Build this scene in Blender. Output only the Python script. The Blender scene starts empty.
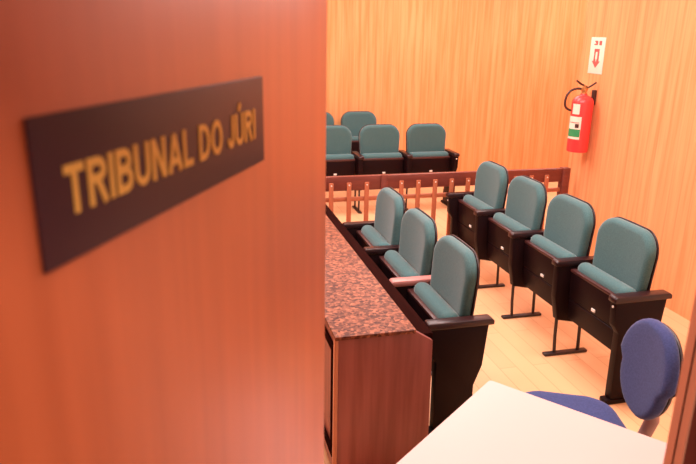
import bpy, bmesh, math, random
from mathutils import Vector, Matrix
random.seed(7)
S = bpy.context.scene
COL = S.collection
PI = math.pi

# ------------------------------------------------------------------ camera
CAM_H = 1.9323
YAW, PITCH, ROLL, FPX = 0.2499, 0.3027, 0.018, 649.7
fwd = Vector((math.sin(YAW)*math.cos(PITCH), math.cos(YAW)*math.cos(PITCH), -math.sin(PITCH)))
r0 = Vector((math.cos(YAW), -math.sin(YAW), 0)); u0 = r0.cross(fwd)
rt = math.cos(ROLL)*r0 + math.sin(ROLL)*u0
up = -math.sin(ROLL)*r0 + math.cos(ROLL)*u0
cam_d = bpy.data.cameras.new('camera'); cam = bpy.data.objects.new('camera', cam_d); COL.objects.link(cam)
M = Matrix((rt, up, -fwd)).transposed().to_4x4(); M.translation = Vector((0, 0, CAM_H)); cam.matrix_world = M
cam_d.sensor_width = 36; cam_d.lens = FPX/696*36; cam_d.clip_start = 0.02
cam_d.dof.use_dof = True; cam_d.dof.focus_distance = 3.6; cam_d.dof.aperture_fstop = 6.0
S.camera = cam

# ------------------------------------------------------------------ light and exposure
S.view_settings.view_transform = 'Standard'; S.view_settings.look = 'None'
S.view_settings.gamma = 1; S.view_settings.use_curve_mapping = False
S.view_settings.exposure = 0.12
w = bpy.data.worlds.new('world'); S.world = w; w.use_nodes = True
w.node_tree.nodes['Background'].inputs[0].default_value = (1, .86, .74, 1)
w.node_tree.nodes['Background'].inputs[1].default_value = 0.25
def area(name, loc, sx, sy, power, color=(1, .85, .82), rot=(0, 0, 0)):
    d = bpy.data.lights.new(name, 'AREA'); d.shape = 'RECTANGLE'; d.size = sx; d.size_y = sy
    d.energy = power; d.color = color
    o = bpy.data.objects.new(name, d); COL.objects.link(o); o.location = loc; o.rotation_euler = rot
    return o
CEIL = 3.0
for i, (x, y, pw) in enumerate([(0.5, 3.0, 58), (2.1, 3.0, 68), (0.4, 5.2, 36), (2.0, 5.2, 38), (0.8, 7.0, 34), (3.0, 7.0, 40), (5.2, 7.0, 56), (-1.6, 4.5, 50)]):
    area('ceiling_lamp', (x, y, CEIL-.03), 1.3, .6, pw)
area('corridor_lamp', (.55, -.75, CEIL-.03), 1.2, .5, 36, rot=(0, 0, .5))

# ------------------------------------------------------------------ helpers
def mat(name, col, rough=.5, spec=.5, noise=None, bump=0, coat=0, metal=0, sheen=0, cr=.15):
    """noise = (scale_xyz, amount, second colour, detail)"""
    m = bpy.data.materials.new(name); m.use_nodes = True
    nt = m.node_tree; b = nt.nodes['Principled BSDF']
    b.inputs['Base Color'].default_value = (*col, 1); b.inputs['Roughness'].default_value = rough
    b.inputs['Specular IOR Level'].default_value = spec; b.inputs['Metallic'].default_value = metal
    b.inputs['Coat Weight'].default_value = coat; b.inputs['Coat Roughness'].default_value = cr
    if sheen: b.inputs['Sheen Weight'].default_value = sheen; b.inputs['Sheen Roughness'].default_value = .4
    if noise:
        sc, c2, lo, hi, detail = noise
        tc = nt.nodes.new('ShaderNodeTexCoord'); mp = nt.nodes.new('ShaderNodeMapping'); mp.inputs['Scale'].default_value = sc
        nz = nt.nodes.new('ShaderNodeTexNoise'); nz.inputs['Scale'].default_value = 1; nz.inputs['Detail'].default_value = detail
        cr = nt.nodes.new('ShaderNodeValToRGB')
        cr.color_ramp.elements[0].position = lo; cr.color_ramp.elements[1].position = hi
        cr.color_ramp.elements[0].color = (*c2, 1); cr.color_ramp.elements[1].color = (*col, 1)
        nt.links.new(tc.outputs['Object'], mp.inputs[0]); nt.links.new(mp.outputs[0], nz.inputs[0])
        nt.links.new(nz.outputs[0], cr.inputs[0]); nt.links.new(cr.outputs[0], b.inputs['Base Color'])
        if bump:
            bp = nt.nodes.new('ShaderNodeBump'); bp.inputs['Strength'].default_value = bump; bp.inputs['Distance'].default_value = .004
            nt.links.new(nz.outputs[0], bp.inputs['Height']); nt.links.new(bp.outputs[0], b.inputs['Normal'])
    return m

def slat_mat(name, col, dark, light, axis):
    """vertical wood slats: narrow strips with thin joints and grain, along `axis` (0 = x, 1 = y)"""
    m = bpy.data.materials.new(name); m.use_nodes = True; nt = m.node_tree; N = nt.nodes; L = nt.links
    b = N['Principled BSDF']; b.inputs['Roughness'].default_value = .5; b.inputs['Specular IOR Level'].default_value = .25
    tc = N.new('ShaderNodeTexCoord'); sp = N.new('ShaderNodeSeparateXYZ'); L.new(tc.outputs['Object'], sp.inputs[0])
    def math_(op, a, v=None):
        n = N.new('ShaderNodeMath'); n.operation = op
        if hasattr(a, 'links'): L.new(a, n.inputs[0])
        else: n.inputs[0].default_value = a
        if v is not None: n.inputs[1].default_value = v
        return n.outputs[0]
    u = math_('MULTIPLY', sp.outputs[axis], 1/.105)
    fr = math_('FRACT', u); fl = math_('FLOOR', u)
    wn = N.new('ShaderNodeTexWhiteNoise'); wn.noise_dimensions = '1D'; L.new(fl, wn.inputs['W'])
    j = N.new('ShaderNodeMapRange'); L.new(fr, j.inputs[0]); j.inputs[1].default_value = 0; j.inputs[2].default_value = .16; j.inputs[3].default_value = 1; j.inputs[4].default_value = 0
    mp = N.new('ShaderNodeMapping'); L.new(tc.outputs['Object'], mp.inputs[0])
    mp.inputs['Scale'].default_value = (26, 26, 1.3)
    nz = N.new('ShaderNodeTexNoise'); nz.inputs['Scale'].default_value = 1; nz.inputs['Detail'].default_value = 4; L.new(mp.outputs[0], nz.inputs[0])
    r = N.new('ShaderNodeValToRGB'); r.color_ramp.elements[0].position = .34; r.color_ramp.elements[1].position = .68
    r.color_ramp.elements[0].color = (*dark, 1); r.color_ramp.elements[1].color = (*light, 1)
    e = r.color_ramp.elements.new(.5); e.color = (*col, 1)
    L.new(nz.outputs[0], r.inputs[0])
    mx = N.new('ShaderNodeMix'); mx.data_type = 'RGBA'; mx.blend_type = 'MIX'
    L.new(math_('MULTIPLY', wn.outputs[0], .3), mx.inputs[0]); L.new(r.outputs[0], mx.inputs[6]); mx.inputs[7].default_value = (*dark, 1)
    m2 = N.new('ShaderNodeMix'); m2.data_type = 'RGBA'
    L.new(math_('MULTIPLY', j.outputs[0], .35), m2.inputs[0]); L.new(mx.outputs[2], m2.inputs[6]); m2.inputs[7].default_value = tuple(c*.6 for c in dark)+(1,)
    L.new(m2.outputs[2], b.inputs['Base Color'])
    return m

def floor_mat():
    m = bpy.data.materials.new('parquet'); m.use_nodes = True; nt = m.node_tree; N = nt.nodes; L = nt.links
    b = N['Principled BSDF']; b.inputs['Roughness'].default_value = .38; b.inputs['Specular IOR Level'].default_value = .4
    tc = N.new('ShaderNodeTexCoord'); mp = N.new('ShaderNodeMapping'); L.new(tc.outputs['Object'], mp.inputs[0])
    mp.inputs['Rotation'].default_value = (0, 0, PI/2)
    br = N.new('ShaderNodeTexBrick'); L.new(mp.outputs[0], br.inputs[0])
    br.inputs['Scale'].default_value = 1; br.inputs['Brick Width'].default_value = .9; br.inputs['Row Height'].default_value = .11
    br.inputs['Mortar Size'].default_value = .003; br.inputs['Color1'].default_value = (.76, .415, .215, 1)
    br.inputs['Color2'].default_value = (.80, .46, .245, 1); br.inputs['Mortar'].default_value = (.66, .33, .17, 1)
    br.inputs['Bias'].default_value = 0
    L.new(br.outputs[0], b.inputs['Base Color'])
    return m

def granite_mat():
    m = bpy.data.materials.new('red_granite'); m.use_nodes = True; nt = m.node_tree; N = nt.nodes; L = nt.links
    b = N['Principled BSDF']; b.inputs['Roughness'].default_value = .5; b.inputs['Specular IOR Level'].default_value = .2
    tc = N.new('ShaderNodeTexCoord'); v = N.new('ShaderNodeTexVoronoi'); v.inputs['Scale'].default_value = 75; L.new(tc.outputs['Object'], v.inputs[0])
    nz = N.new('ShaderNodeTexNoise'); nz.inputs['Scale'].default_value = 60; nz.inputs['Detail'].default_value = 3; L.new(tc.outputs['Object'], nz.inputs[0])
    sp = N.new('ShaderNodeSeparateColor'); L.new(v.outputs['Color'], sp.inputs[0])
    ad = N.new('ShaderNodeMath'); ad.operation = 'MULTIPLY_ADD'; L.new(sp.outputs[0], ad.inputs[0]); ad.inputs[1].default_value = .5; 
    mu = N.new('ShaderNodeMath'); mu.operation = 'MULTIPLY'; mu.inputs[1].default_value = .5; L.new(nz.outputs[0], mu.inputs[0]); L.new(mu.outputs[0], ad.inputs[2])
    r = N.new('ShaderNodeValToRGB'); el = r.color_ramp.elements
    el[0].position = .25; el[0].color = (.055, .016, .010, 1); el[1].position = .8; el[1].color = (.37, .130, .068, 1)
    e = el.new(.5); e.color = (.155, .050, .028, 1)
    L.new(ad.outputs[0], r.inputs[0]); L.new(r.outputs[0], b.inputs['Base Color'])
    return m

MT = {
 'teal': mat('teal_fabric', (.070, .152, .160), .9, .2, ((160, 160, 160), (.052, .120, .127), .35, .65, 2), sheen=.4),
 'black': mat('dark_stained_wood', (.010, .003, .004), .45, .12),
 'arm': mat('varnished_dark_armrest', (.022, .006, .007), .30, .45),
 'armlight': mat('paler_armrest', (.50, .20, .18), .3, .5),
 'lip': mat('varnished_brown_lip', (.055, .015, .014), .35, .5),
 'shell': mat('dark_plastic_shell', (.02, .008, .010), .4, .4),
 'steel': mat('black_painted_steel', (.02, .008, .008), .4, .5),
 'plate': mat('white_plastic', (.82, .76, .70), .4),
 'door': mat('varnished_door_wood', (.55, .126, .042), .40, .5, ((30, 30, 1.6), (.45, .096, .030), .3, .7, 3), coat=.5, cr=.36),
 'sign': mat('sign_board', (.050, .014, .022), .45, .4),
 'gold': mat('yellow_lettering', (.74, .44, .085), .5),
 'jamb': mat('jamb_wood', (.86, .40, .25), .45, .4, ((8, 8, 2), (.78, .34, .20), .3, .7, 3)),
 'jambdark': mat('jamb_dark_wood', (.17, .040, .028), .45, .4, ((30, 30, 2), (.12, .026, .018), .3, .7, 3)),
 'desk': mat('desk_wood', (.31, .100, .085), .40, .4, ((22, 22, 1.5), (.20, .058, .048), .32, .68, 4)),
 'deskdark': mat('desk_dark_wood', (.022, .006, .005), .8, .0, ((40, 3, 40), (.016, .005, .004), .32, .68, 4)),
 'desklight': mat('desk_edge_wood', (.50, .20, .11), .4, .4),
 'rail': mat('rail_wood', (.19, .042, .028), .35, .45, ((4, 30, 30), (.14, .028, .019), .32, .68, 4)),
 'bal': mat('baluster_wood', (.42, .12, .055), .4, .4),
 'table': mat('cream_laminate', (.68, .475, .455), .40, .35),
 'tedge': mat('table_edge', (.70, .55, .42), .4),
 'blue': mat('blue_fabric', (.048, .068, .20), .9, .2, ((150, 150, 150), (.034, .050, .155), .35, .65, 2), sheen=.25),
 'grey': mat('grey_plastic', (.35, .20, .19), .4),
 'blackp': mat('black_plastic', (.02, .015, .02), .4),
 'red': mat('red_paint', (.80, .052, .052), .3, .5),
 'label': mat('white_label', (.85, .72, .60), .5),
 'green': mat('green_label', (.03, .27, .10), .5),
 'redink': mat('red_ink', (.80, .10, .09), .5),
 'brass': mat('brass', (.55, .30, .12), .35, metal=.8),
 'hose': mat('black_rubber', (.05, .015, .012), .5),
 'plaster': mat('plaster', (.80, .66, .52), .8),
 'ceil': mat('ceiling_white', (.82, .76, .70), .9),
}
MT['back'] = slat_mat('wood_slat_wall', (.80, .350, .140), (.73, .285, .10), (.85, .40, .175), 0)
MT['right'] = slat_mat('wood_slat_wall_side', (.80, .345, .150), (.74, .285, .115), (.86, .395, .18), 1)
MT['floor'] = floor_mat(); MT['granite'] = granite_mat()

def bm_box(bm, lo, hi, bev=0, seg=2, mx=None):
    ret = bmesh.ops.create_cube(bm, size=1); vs = ret['verts']
    for v in vs:
        v.co = Vector([(lo[i]+hi[i])/2 + v.co[i]*(hi[i]-lo[i]) for i in range(3)])
        if mx: v.co = mx @ v.co
    if bev:
        es = list({e for v in vs for e in v.link_edges})
        bmesh.ops.bevel(bm, geom=es, offset=bev, segments=seg, affect='EDGES', profile=.5)
    return bm
def box(lo, hi, bev=0, seg=2, mx=None): return bm_box(bmesh.new(), lo, hi, bev, seg, mx)
def bm_tube(bm, pts, r, n=10, cap=True):
    pts = [Vector(p) for p in pts]; rings = []; rs = r if isinstance(r, (list, tuple)) else [r]*len(pts)
    t0 = (pts[1]-pts[0]).normalized(); a = t0.orthogonal().normalized()
    for i, p in enumerate(pts):
        t = (pts[min(i+1, len(pts)-1)]-pts[max(i-1, 0)]).normalized()
        a = (a-t*a.dot(t)).normalized(); b = t.cross(a)
        rings.append([bm.verts.new(p+rs[i]*(math.cos(k*2*PI/n)*a+math.sin(k*2*PI/n)*b)) for k in range(n)])
    for i in range(len(pts)-1):
        for k in range(n): bm.faces.new((rings[i][k], rings[i][(k+1) % n], rings[i+1][(k+1) % n], rings[i+1][k]))
    if cap: bm.faces.new(rings[0][::-1]); bm.faces.new(rings[-1])
    return bm
def tube(pts, r, n=10): return bm_tube(bmesh.new(), pts, r, n)
def bm_lathe(bm, prof, n=32, c=(0, 0, 0)):
    rings = []
    for r, z in prof: rings.append([bm.verts.new((c[0]+r*math.cos(k*2*PI/n), c[1]+r*math.sin(k*2*PI/n), c[2]+z)) for k in range(n)])
    for i in range(len(prof)-1):
        for k in range(n): bm.faces.new((rings[i][k], rings[i][(k+1) % n], rings[i+1][(k+1) % n], rings[i+1][k]))
    bm.faces.new(rings[0][::-1]); bm.faces.new(rings[-1])
    return bm
def lathe(prof, n=32, c=(0, 0, 0)): return bm_lathe(bmesh.new(), prof, n, c)
def prism(poly, t0, t1, axis=0, bev=0):
    """polygon in the plane normal to axis 0 -> (y,z), 1 -> (x,z), 2 -> (x,y), extruded t0..t1"""
    bm = bmesh.new()
    def P(p, t): return {0: (t, p[0], p[1]), 1: (p[0], t, p[1]), 2: (p[0], p[1], t)}[axis]
    a = [bm.verts.new(P(p, t0)) for p in poly]; b = [bm.verts.new(P(p, t1)) for p in poly]; n = len(poly)
    bm.faces.new(a); bm.faces.new(b[::-1])
    for i in range(n): bm.faces.new((a[i], b[i], b[(i+1) % n], a[(i+1) % n]))
    bmesh.ops.recalc_face_normals(bm, faces=bm.faces)
    if bev:
        bmesh.ops.bevel(bm, geom=list(bm.edges), offset=bev, segments=2, affect='EDGES', profile=.5)
    return bm
def outline(w0, w1, z0, z1, rt_, rb, k=8):
    """rounded outline, w0 half width at bottom, w1 at top"""
    pts = []
    def arc(cx, cz, r, a0): 
        for i in range(k+1):
            a = a0+PI/2*i/k; pts.append((cx+r*math.cos(a), cz+r*math.sin(a)))
    arc(w1-rt_, z1-rt_, rt_, 0); arc(-w1+rt_, z1-rt_, rt_, PI/2); arc(-w0+rb, z0+rb, rb, PI); arc(w0-rb, z0+rb, rb, 3*PI/2)
    # subdivide the long straight runs
    out = []
    for i, p in enumerate(pts):
        q = pts[(i+1) % len(pts)]; out.append(p)
        d = math.hypot(q[0]-p[0], q[1]-p[1]); m = int(d/.06)
        for j in range(1, m+1): out.append((p[0]+(q[0]-p[0])*j/(m+1), p[1]+(q[1]-p[1])*j/(m+1)))
    return out
def cushion(o, thick, rf, rr, mapf):
    """padded slab: outline o=(w0,w1,z0,z1,rt,rb); front at d=0, back at d=thick; rf, rr edge rounding; mapf(u,v,d)->xyz"""
    bm = bmesh.new(); w0, w1, z0, z1, r1, r2 = o
    prof = []
    for i in range(6):
        a = PI/2*i/5; prof.append((rf*(1-math.sin(a)), rf*(1-math.cos(a))))
    for i in range(5):
        a = PI/2*i/4; prof.append((rr*(1-math.cos(a)), thick-rr*(1-math.sin(a))))
    rings = []; base = outline(*o)
    cu, cv = 0, (z0+z1)/2
    hw, hh = (w0+w1)/2, (z1-z0)/2
    def ring(ins, d, sc=1):
        return [bm.verts.new(mapf(cu+(u-cu)*(1-ins/hw)*sc, cv+(v-cv)*(1-ins/hh)*sc, d)) for u, v in base]
    inner = [.12, .35, .6, .85]
    for s in inner: rings.append(ring(rf, 0, s))
    for ins, d in prof: rings.append(ring(ins, d))
    for s in inner[::-1]: rings.append(ring(rr, thick, s))
    n = len(base)
    for i in range(len(rings)-1):
        for k in range(n): bm.faces.new((rings[i][k], rings[i][(k+1) % n], rings[i+1][(k+1) % n], rings[i+1][k]))
    bm.faces.new(rings[0][::-1]); bm.faces.new(rings[-1])
    bmesh.ops.recalc_face_normals(bm, faces=bm.faces)
    return bm

def obj(name, bm, m, parent=None, smooth=40, label=None):
    me = bpy.data.meshes.new(name)
    bmesh.ops.recalc_face_normals(bm, faces=bm.faces)
    bm.to_mesh(me); bm.free()
    for k in (m if isinstance(m, (list, tuple)) else [m]): me.materials.append(MT[k])
    if smooth:
        for p in me.polygons: p.use_smooth = True
        me.set_sharp_from_angle(angle=math.radians(smooth))
    o = bpy.data.objects.new(name, me); COL.objects.link(o)
    if parent: o.parent = parent
    if label: o['label'] = label
    return o
def thing(name, label, cat, loc=(0, 0, 0), rz=0, group=None):
    o = bpy.data.objects.new(name, None); COL.objects.link(o); o.location = loc; o.rotation_euler = (0, 0, rz)
    o['label'] = label; o['category'] = cat
    if group: o['group'] = group
    return o
def struct(name, bm, m, label=None):
    o = obj(name, bm, m, smooth=30); o['kind'] = 'structure'
    if label: o['label'] = label
    return o

# ------------------------------------------------------------------ the doorway's frame of reference
DD = Vector((.45925, .88831, 0)); DN = Vector((DD.y, -DD.x, 0))         # along the open leaf, and out of its outer face
DE = Vector((.228, 1.05, 0)); DL = 1.0; HG = DE-DD*DL                   # free edge and hinge
JP = Vector((.648, .66, 0)); WD = (JP-HG).normalized()                  # wall runs along WD
NC = Vector((WD.y, -WD.x, 0))                                           # towards the corridor
ZV = Vector((0, 0, 1))
def frame(o, a, b): 
    m = Matrix((a, b, ZV)).transposed().to_4x4(); m.translation = o; return m
WM = frame(JP, WD, NC)       # x along wall from the right jamb, y towards the corridor
XR, YRE, YB, XL, XRR = 3.40, 5.20, 8.22, -3.2, 6.6

# ------------------------------------------------------------------ setting
struct('floor', box((-5.5, -4.5, -.1), (7, 9.2, 0)), 'floor')
struct('ceiling', box((-5.5, -4.5, CEIL), (7, 9.2, CEIL+.1)), 'ceil')
struct('wall_back', box((XL, YB, 0), (XRR, YB+.12, CEIL)), 'back')
struct('wall_left', box((XL-.12, -1.8, 0), (XL, YB, CEIL)), 'right')
struct('wall_right', box((XR, 2.0, 0), (XR+.12, YRE, CEIL)), 'right')
struct('wall_recess_front', box((XR+.12, YRE-.12, 0), (XRR, YRE, CEIL)), 'back')
struct('wall_recess_right', box((XRR, YRE-.12, 0), (XRR+.12, YB, CEIL)), 'right')
OW = (JP-HG).length
T = .13
bm = box((.055, 0, 0), (3.25, T, CEIL), mx=WM)
struct('wall_front', bm_box(bm_box(bm, (-OW-4.2, 0, 0), (-OW-.05, T, CEIL), mx=WM), (-OW-.05, 0, 2.14), (.055, T, CEIL), mx=WM), 'plaster')
struct('wall_corridor', box((-6, 2.6, 0), (5, 2.72, CEIL), mx=WM), 'plaster')
# door frame of the doorway
struct('trim_1', box((-.004, 0, 0), (.055, .0075, 2.14), .0015, mx=WM), 'jamb')
struct('trim_2', box((.012, .0075, 0), (.055, .0125, 2.14), mx=WM), 'jambdark')
struct('trim_3', box((-.002, .0125, 0), (.055, .0195, 2.14), .0015, mx=WM), 'jamb')
struct('trim_4', box((.012, .0195, 0), (.055, T+.01, 2.14), .002, mx=WM), 'jambdark')
struct('trim_5', box((-OW-.05, 0, 0), (-OW-.008, T+.01, 2.14), .002, mx=WM), 'jamb')
struct('trim_6', box((-OW-.05, 0, 2.10), (.055, T+.01, 2.14), .002, mx=WM), 'jamb')
DM = frame(DE, DD, -DN)      # x along the leaf (free edge at 0, hinge at -DL), y behind the outer face
struct('door_1', box((-DL+.012, 0, .012), (0, .038, 2.09), .002, mx=DM), 'door')

# ------------------------------------------------------------------ sign on the door
k = 1.05
sg = thing('door_sign', 'dark plaque with yellow letters reading TRIBUNAL DO JÚRI on the open door', 'sign', DE)
sg.matrix_world = frame(DE, DD, -DN)
obj('board', box((-.6680*k, -.0035, 1.7784), (-.2862*k, -.0005, 1.8781), .001), 'sign', sg)
def arc(cx, cy, rx, ry, a0, a1, n=8): return [(cx+rx*math.cos(math.radians(a0+(a1-a0)*q/n)), cy+ry*math.sin(math.radians(a0+(a1-a0)*q/n))) for q in range(n+1)]
h = .09                                       # half of the stroke, cap height 1
GL = {'T': (.72, [[(0, 1-h), (.72, 1-h)], [(.36, 0), (.36, 1)]]),
 'R': (.74, [[(h, 0), (h, 1)], [(h, 1-h), (.42, 1-h)]+arc(.42, .73, .22, .18, 90, -90)+[(h, .55-.09+.09)], [(.38, .52), (.66, 0)]]),
 'I': (.18, [[(h, 0), (h, 1)]]),
 'B': (.72, [[(h, 0), (h, 1)], [(h, 1-h), (.38, 1-h)]+arc(.38, .725, .22, .185, 90, -90)+[(h, .54)], [(h, .52), (.40, .52)]+arc(.40, .305, .23, .215, 90, -90)+[(h, h)]]),
 'U': (.76, [[(h, 1), (h, .36)]+arc(.38, .36, .29, .27, 180, 360)+[(.67, 1)]]),
 'N': (.76, [[(h, 0), (h, 1)], [(h+.03, .97), (.64, .03)], [(.67, 0), (.67, 1)]]),
 'A': (.84, [[(.08, 0), (.42, .96)], [(.76, 0), (.42, .96)], [(.2, .28), (.64, .28)]]),
 'L': (.60, [[(h, 1), (h, 0)], [(h, h), (.60, h)]]),
 'D': (.78, [[(h, 0), (h, 1)], [(h, 1-h), (.32, 1-h)]+arc(.32, .5, .37, .41, 90, -90, 12)+[(h, h)]]),
 'O': (.86, [arc(.43, .5, .34, .42, 0, 360, 24)]),
 'J': (.56, [[(.47, 1), (.47, .32)]+arc(.28, .32, .19, .23, 0, -180)]),
 ' ': (.22, []), }
GL['Ú'] = (.76, GL['U'][1]+[[(.34, 1.09), (.50, 1.30)]])
def text_mesh(txt, width, cap, depth):
    bm = bmesh.new(); x = 0; total = sum(GL[c][0]+.13 for c in txt)-.13; kx = width/total; n_ = 0
    for c in txt:
        for st in GL[c][1]:
            n_ += 1; L_ = []; n = len(st); closed = n > 3 and math.dist(st[0], st[-1]) < 1e-6
            for q in range(n):
                a = Vector(st[q-1] if q else (st[-2] if closed else st[0])); b_ = Vector(st[q]); e = Vector(st[q+1] if q < n-1 else (st[1] if closed else st[-1]))
                d1_ = (b_-a).normalized() if (b_-a).length > 1e-9 else (e-b_).normalized(); d2_ = (e-b_).normalized() if (e-b_).length > 1e-9 else d1_
                t_ = (d1_+d2_).normalized(); nn = Vector((-t_.y, t_.x)); m_ = h/max(.5, nn.dot(Vector((-d1_.y, d1_.x))))
                dd_ = depth+n_*.00001
                L_.append([bm.verts.new(((x+(b_+sg_*nn*m_).x)*kx, -y_, (b_+sg_*nn*m_).y*cap)) for sg_, y_ in ((1, dd_), (-1, dd_), (-1, 0), (1, 0))])
            for q in range(n-1):
                for r_ in range(4): bm.faces.new((L_[q][r_], L_[q][(r_+1) % 4], L_[q+1][(r_+1) % 4], L_[q+1][r_]))
            bm.faces.new(L_[0]); bm.faces.new(L_[-1][::-1])
        x += GL[c][0]+.13
    return bm
bm = text_mesh('TRIBUNAL DO JÚRI', .327*k, .0325*k, .0008)
for v in bm.verts: v.co += Vector((-.6420*k, -.0035, 1.8095))
obj('lettering', bm, 'gold', sg, smooth=0, label='yellow capital letters')

# ------------------------------------------------------------------ auditorium chairs (front is -y, width along x, y=0 at the armrest tip)
PIT = .56
def add_support(t, x, kind):
    a = obj('armrest', prism([(-.0, .60), (.0, .625), (.012, .636), (.33, .636), (.345, .625), (.345, .602)], x-.031, x+.031, 0, .006), 'armlight' if kind == 'pale' else 'arm', t, label='paler pinkish brown armrest' if kind == 'pale' else 'varnished dark armrest')
    if kind == 'end':
        pn = obj('side_panel', prism([(.012, .603), (.022, .47), (.056, .42), (.062, .03), (.285, .03), (.29, .14), (.262, .22), (.262, .27), (.30, .38), (.318, .603)], x-.025, x+.025, 0, .004), 'black', t)
        obj('foot', box((x-.030, .035, 0), (x+.030, .33, .028), .006), 'black', t)
    else:
        pn = obj('side_panel', prism([(.015, .603), (.02, .40), (.05, .25), (.24, .21), (.30, .36), (.315, .603)], x-.025, x+.025, 0, .004), 'black', t)
        obj('leg', tube([(x, .062, .28), (x, .066, .12), (x, .074, .012)], .0105), 'steel', t)
        obj('leg', tube([(x, .232, .25), (x, .236, .12), (x, .24, .012)], .0105), 'steel', t)
        obj('foot', box((x-.02, .0, 0), (x+.02, .30, .018), .006), 'steel', t)
    if kind == 'end':
        bm = bmesh.new(); bm_tube(bm, [(x, .010, .575), (x, .016, .575)], .007, 12)
        obj('screw_cap', bm, 'plate', pn)
def make_chair(left=None, right=None):
    t = thing('auditorium_chair', 'x', 'chair')
    W2 = .231; WS = .238
    def bmap(u, v, d):     # raked, slightly dished backrest
        z = v; return (u, .216+d+(z-.58)*.075-.32*u*u*(1 if d < .04 else .7), z)
    b = obj('backrest', cushion((W2-.010, W2, .585, .930, .12, .035), .054, .030, .016, bmap), 'teal', t, smooth=60)
    def smap(u, v, d): return (u, .216+.049+d+(v-.58)*.075-.2*u*u, v)
    obj('back_shell', cushion((W2-.006, W2+.005, .40, .934, .125, .06), .014, .004, .010, smap), 'shell', b, smooth=60, label='dark moulded shell')
    # folded seat: cushion behind a dark wooden underside board
    def cmap(u, v, d): return (u, .106+d+(.64-v)*.10, v)
    s = obj('seat', cushion((WS-.010, WS, .30, .636, .04, .04), .105, .048, .045, cmap), 'teal', t, smooth=60)
    obj('seat_board', prism([(.112, .265), (.140, .258), (.128, .572), (.090, .572), (.098, .409), (.102, .405), (.102, .399), (.097, .395)], -WS+.004, WS-.004, 0, .0025), 'black', s, label='dark wooden underside board')
    obj('number_plate', box((-.002, .091, .420), (.032, .108, .438), .002), 'plate', s, label='small white number plate')
    obj('seat_lip', box((-WS, .088, .570), (WS, .125, .590), .006), 'lip', s, label='brown varnished front lip')
    for sx in (-1, 1):
        obj('hinge_bracket', box((sx*.229-.009, .19, .43), (sx*.229+.009, .30, .47), .004), 'steel', t)
    if right: add_support(t, PIT/2, right)
    if left: add_support(t, -PIT/2, left)
    return t
protos = {}
used = set()
def copy_tree(o, parent=None):
    c = o.copy(); COL.objects.link(c); c.parent = parent
    for ch in list(o.children): copy_tree(ch, c)
    return c
def chair(left, right, loc, rz, label, group):
    key = (left, right)
    if key not in protos: protos[key] = make_chair(left, right); t = protos[key]
    else: t = copy_tree(protos[key])
    t.location = loc; t.rotation_euler = (0, 0, rz); t['label'] = label; t['group'] = group
    return t
PIL = .552
XRW, YRW, XLW, YLW = 2.105, 4.924, 1.055, 4.307
lr = ['teal folding auditorium chair by the balustrade, farthest of the four along the right wall',
      'teal folding auditorium chair second from the balustrade in the row along the right wall',
      'teal folding auditorium chair third from the balustrade in the row along the right wall',
      'teal folding auditorium chair with full dark end panel beside the blue office chair']
for i in range(4):
    chair('end' if i == 0 else None, 'end' if i == 3 else 'mid', (XRW, YRW-PIT*(i+.5), 0), -PI/2, lr[i], 'auditorium chairs along the right wall')
ll = ['teal folding auditorium chair at the far end of the row behind the granite desk',
      'teal folding auditorium chair in the middle of three behind the desk, with a paler armrest',
      'teal folding auditorium chair with dark end panel, nearest of three behind the granite desk']
for i in range(3):
    chair('end' if i == 0 else None, ('mid', 'pale', 'end')[i], (XLW, YLW-3*PIT+PIL*(2.5-i), 0), -PI/2, ll[i], 'auditorium chairs behind the desk').scale.z = .972  # middle chair's near-side armrest takes the paler pinkish brown colour
FS = .55
lf = ['teal auditorium chair beyond the balustrade, at the right end of its front row',
      'teal auditorium chair beyond the balustrade, middle of the three in its front row',
      'teal auditorium chair beyond the balustrade in its front row, half hidden by the door']
for i in range(3):
    chair('mid' if i == 2 else None, 'end' if i == 0 else 'mid', (2.645-FS*i, 6.62, 0), 0, lf[i], 'auditorium chairs in the front row beyond the balustrade')
lb = ['teal auditorium chair in the back row by the far slatted wall, fully in view',
      'teal auditorium chair in the back row by the far slatted wall, only a sliver showing']
for i in range(2):
    chair('mid' if i == 1 else None, 'end' if i == 0 else 'mid', (2.175-.56*i, 7.80, 0), 0, lb[i], 'auditorium chairs in the back row beyond the balustrade')

# ------------------------------------------------------------------ granite topped desk
D = thing('jury_desk', 'long reddish wooden desk with speckled red granite top in front of teal chairs', 'desk', (.73, 3.4, 0))
dx, dy = .73, 3.4
obj('granite_top', box((.545-dx, 2.315-dy, .724), (.893-dx, 4.62-dy, .742), .004), 'granite', D, label='speckled red granite top')
obj('end_panel', prism([(.557-dx, 0), (.985-dx, 0), (.975-dx, .675), (.90-dx, .7235), (.557-dx, .7235)], 2.33-dy, 2.355-dy, 1, .002), 'desk', D)
obj('end_panel', box((.557-dx, 4.58-dy, 0), (.975-dx, 4.605-dy, .675), .002), 'desk', D)
fp = obj('front_panel', box((.562-dx, 2.355-dy, .04), (.582-dx, 4.58-dy, .7235), .002), 'desk', D)
for i in range(4):
    y0 = 2.375+i*.55
    obj('moulding', bm_box(bm_box(bm_box(box((.548-dx, y0-dy, .13), (.562-dx, y0+.03-dy, .67), .003), (.548-dx, y0+.47-dy, .13), (.562-dx, y0+.50-dy, .67), .003), (.548-dx, y0+.03-dy, .64), (.562-dx, y0+.47-dy, .67), .003), (.548-dx, y0+.03-dy, .13), (.562-dx, y0+.47-dy, .16), .003), 'deskdark', fp)
obj('edge_strip', box((.545-dx, 2.324-dy, .0), (.562-dx, 2.345-dy, .7235), .003), 'desklight', D, label='paler wooden edge strip')
obj('back_ledge', box((.893-dx, 2.355-dy, .675), (.985-dx, 4.58-dy, .70), .004), 'deskdark', D, label='darker wooden ledge')
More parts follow.
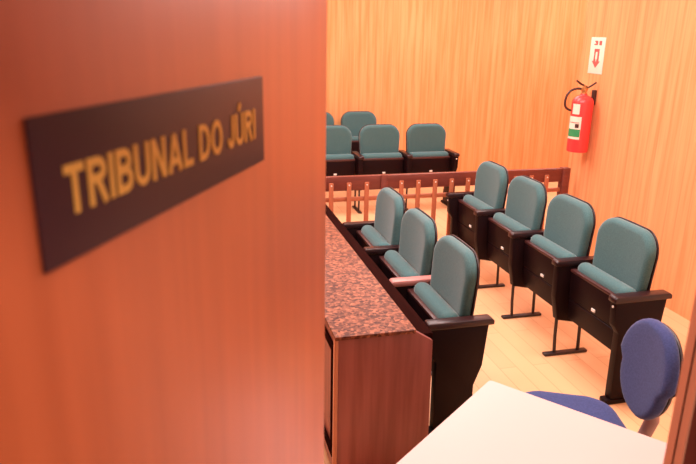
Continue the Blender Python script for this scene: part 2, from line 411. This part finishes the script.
obj('back_panel', box((.95-dx, 2.355-dy, .02), (.97-dx, 4.58-dy, .675), .002), 'deskdark', D)

# ------------------------------------------------------------------ balustrade
R = thing('balustrade', 'low dark red wooden balustrade with square balusters dividing the two seating areas', 'railing', (2.1, 5.05, 0))
def rb(x0, y0, z0, x1, y1, z1): return (x0-2.1, y0-5.05, z0), (x1-2.1, y1-5.05, z1)
obj('top_rail', box(*rb(.55, 5.03, .665, 3.255, 5.075, .785), .005), 'rail', R)
obj('bottom_rail', box(*rb(.55, 5.04, .572, 3.255, 5.07, .605), .004), 'bal', R)
obj('base_rail', box(*rb(.55, 5.035, .03, 3.255, 5.075, .09), .004), 'rail', R)
for x in (1.585, 3.275):
    obj('post', box(*rb(x-.03, 5.012, 0, x+.03, 5.03, .79) if x < 2 else rb(x-.035, 5.015, 0, x+.035, 5.085, .79), .004), 'rail', R)
for i in range(17):
    x = .684+.15*i
    if abs(x-1.585) < .02: continue
    b = obj('baluster', box(*rb(x-.019, 5.012, .045, x+.019, 5.030, .735), .004), 'bal', R)
    bm = bmesh.new(); bm_tube(bm, [(x-2.1, 5.012-5.05, .715), (x-2.1, 5.008-5.05, .715)], .006, 10)
    obj('screw', bm, 'plate', b)

# ------------------------------------------------------------------ table
ta, tb = Vector((-.785, -.62, 0)).normalized(), Vector((.62, -.785, 0))
TC = Vector((1.014, 1.876, 0))
L1, L2 = .66, .64
tc_ = TC+ta*L1/2+tb*L2/2
t = thing('table', 'cream white laminate table in the doorway foreground', 'table', tc_)
t.matrix_world = frame(tc_, ta, -tb)
tt = obj('table_top', prism([(x, y) for x, y in outline(L1/2, L1/2, -L2/2, L2/2, .012, .012, 4)], .712, .74, 2, 0), 'table', t)
obj('edge_band', prism([(x*1.004, y*1.004) for x, y in outline(L1/2, L1/2, -L2/2, L2/2, .012, .012, 4)], .713, .7385, 2, 0), 'tedge', tt)
for sx in (-1, 1):
    for sy in (-1, 1):
        obj('leg', tube([(sx*(L1/2-.05), sy*(L2/2-.05), .705), (sx*(L1/2-.05), sy*(L2/2-.05), .0)], .018, 14), 'blackp', t)
obj('apron', bm_box(bm_box(bm_box(box((-L1/2+.05, -L2/2+.04, .66), (L1/2-.05, -L2/2+.06, .712)), (-L1/2+.05, L2/2-.06, .66), (L1/2-.05, L2/2-.04, .712)), (-L1/2+.04, -L2/2+.05, .66), (-L1/2+.06, L2/2-.05, .712)), (L1/2-.06, -L2/2+.05, .66), (L1/2-.04, L2/2-.05, .712)), 'blackp', t)

# ------------------------------------------------------------------ blue office chair: local front is -y
bf = Vector((-.97, .25, 0)).normalized()
OC = thing('office_chair', 'blue upholstered office chair with oval backrest beside the cream table', 'chair', (1.375, 1.89, 0), math.atan2(bf.x, -bf.y))
SW, SB = .235, .48
sc_ = obj('seat', cushion((.205, .235, -.215, .215, .16, .12), .07, .025, .03, lambda u, v, d: (u, -v, SB+.03-d-.25*max(0, v-.1)**2*2)), 'blue', OC, smooth=60)
obj('seat_shell', cushion((.20, .23, -.21, .21, .155, .12), .02, .004, .012, lambda u, v, d: (u, -v, SB-.038-d)), 'blackp', sc_, smooth=60)
def om(u, v, d): return (u, .225+d+(v-.60)*.12-.3*u*u, v)
bk = obj('backrest', cushion((.16, .195, .555, .92, .175, .15), .05, .022, .02, om), 'blue', OC, smooth=60)
obj('back_shell', cushion((.15, .186, .562, .910, .17, .145), .016, .004, .012, lambda u, v, d: om(u, v, d+.05)), 'blackp', bk, smooth=60)
obj('back_bracket', bm_tube(tube([(0, .02, .415), (0, .22, .415), (0, .29, .44), (0, .315, .52), (0, .30, .64), (0, .305, .74)], [.024, .024, .026, .026, .024, .018], 12), [(0, .26, .60), (0, .31, .60)], .024, 12), 'grey', OC, label='grey plastic bracket')
obj('gas_column', lathe([(.035, .10), (.035, .22), (.025, .225), (.025, .40), (.05, .405), (.05, .43)], 20), 'blackp', OC)
for i in range(5):
    a = i*2*PI/5+.3; ca, sa = math.cos(a), math.sin(a)
    lg = obj('leg', tube([(0, 0, .125), (ca*.12, sa*.12, .115), (ca*.25, sa*.25, .085)], [.03, .024, .016], 10), 'blackp', OC)
    cz = bmesh.new(); bm_tube(cz, [(ca*.25-sa*.018, sa*.25+ca*.018, .03), (ca*.25+sa*.018, sa*.25-ca*.018, .03)], .03, 16)
    bm_tube(cz, [(ca*.25, sa*.25, .03), (ca*.25, sa*.25, .09)], .008, 8)
    obj('caster', cz, 'blackp', lg)

# ------------------------------------------------------------------ fire extinguisher and its sign on the right wall
EX, EY, EZ, ER = 3.29, 4.93, .955, .089
E_ = thing('fire_extinguisher', 'red fire extinguisher with white and green label hanging on the slatted wall', 'fire extinguisher', (EX, EY, EZ))
cyl = obj('cylinder', lathe([(.076, 0), (.087, .004), (ER, .014), (ER, .415), (.086, .434), (.074, .454), (.052, .470), (.030, .480), (.026, .492)], 40), 'red', E_)
ca0 = math.atan2(-EY, -EX)-.30
def patch(z0, z1, a0, a1, r):
    bm = bmesh.new(); n = 14; vs = []
    for i in range(n+1):
        a = ca0+a0+(a1-a0)*i/n; vs.append((bm.verts.new((r*math.cos(a), r*math.sin(a), z0)), bm.verts.new((r*math.cos(a), r*math.sin(a), z1)),
            bm.verts.new(((r-.0012)*math.cos(a), (r-.0012)*math.sin(a), z0)), bm.verts.new(((r-.0012)*math.cos(a), (r-.0012)*math.sin(a), z1))))
    for i in range(n):
        p, q = vs[i], vs[i+1]
        bm.faces.new((p[0], q[0], q[1], p[1])); bm.faces.new((p[1], q[1], q[3], p[3])); bm.faces.new((p[2], p[0], q[0], q[2]))
    return bm
obj('label_sticker', patch(.325, .41, -.62, .12, ER+.0015), 'label', cyl, label='small white sticker')
lb_ = obj('label_sticker', patch(.115, .305, -1.0, .38, ER+.0015), 'label', cyl, label='white label with a green panel')
obj('green_panel', patch(.135, .20, -.98, .36, ER+.003), 'green', lb_)
obj('print_mark', patch(.252, .258, -.8, .2, ER+.003), 'redink', lb_)
obj('emblem', patch(.212, .245, -.15, .2, ER+.003), 'hose', lb_)
obj('valve', lathe([(.022, .485), (.022, .515), (.03, .52), (.03, .54), (.014, .545), (.014, .56)], 16), 'brass', E_)
d1 = Vector((math.cos(ca0-.9), math.sin(ca0-.9), 0))
hv = obj('handle', bm_tube(tube([(d1*-.02)+ZV*.545, d1*.04+ZV*.575, d1*.075+ZV*.60], .008, 8), [(d1*-.02)+ZV*.535, d1*-.06+ZV*.56, d1*-.095+ZV*.585], .008, 8), 'hose', E_)
vd = Vector((-rt.x, -rt.y, 0)).normalized()
hp = [vd*.02+ZV*.53, vd*.06+ZV*.532, vd*.11+ZV*.515, vd*.142+ZV*.47, vd*.15+ZV*.41, vd*.135+ZV*.37, vd*.095+ZV*.35]
def smooth_path(P, n=4):
    out = []
    for i in range(len(P)-1):
        p0, p1, p2, p3 = P[max(i-1, 0)], P[i], P[i+1], P[min(i+2, len(P)-1)]
        for j in range(n):
            s = j/n; out.append(.5*((2*p1)+(p2-p0)*s+(2*p0-5*p1+4*p2-p3)*s*s+(3*p1-p0-3*p2+p3)*s**3))
    return out+[P[-1]]
obj('hose', tube(smooth_path(hp), .0095, 10), 'hose', E_)
obj('wall_bracket', box((XR-EX-.024, -.02, .40), (XR-EX, .02, .52), .003), 'hose', E_)
SGY, SGX = 4.975, XR
s_ = thing('extinguisher_sign', 'small white sign with red arrow on the slatted wall above the extinguisher', 'sign', (SGX, SGY, 1.755))
obj('board', box((-.004, -.10, -.148), (0, .10, .148), .001), 'label', s_)
def flat(poly, x0=-.0052, x1=-.004): return prism(poly, x0, x1, 0)
# reading left to right on this wall runs along -y
am = flat([(-.035, .055), (.035, .055), (.035, -.045), (.055, -.045), (0, -.10), (-.055, -.045), (-.035, -.045)])
obj('arrow', am, 'redink', s_)
obj('arrow_core', flat([(-.012, .03), (.012, .03), (.014, -.02), (0, -.05), (-.014, -.02)], -.0062, -.0052), 'label', s_)
pm = flat([(-.05, .09), (-.005, .09), (-.005, .118), (-.05, .118)])
obj('pictogram', flat([(-.055, .085), (-.02, .085), (-.02, .12), (-.055, .12)]), 'redink', s_)
obj('pictogram', flat([(.0, .085), (.05, .085), (.05, .094), (.02, .098), (.05, .12), (.0, .12)]), 'redink', s_)
pm.free()
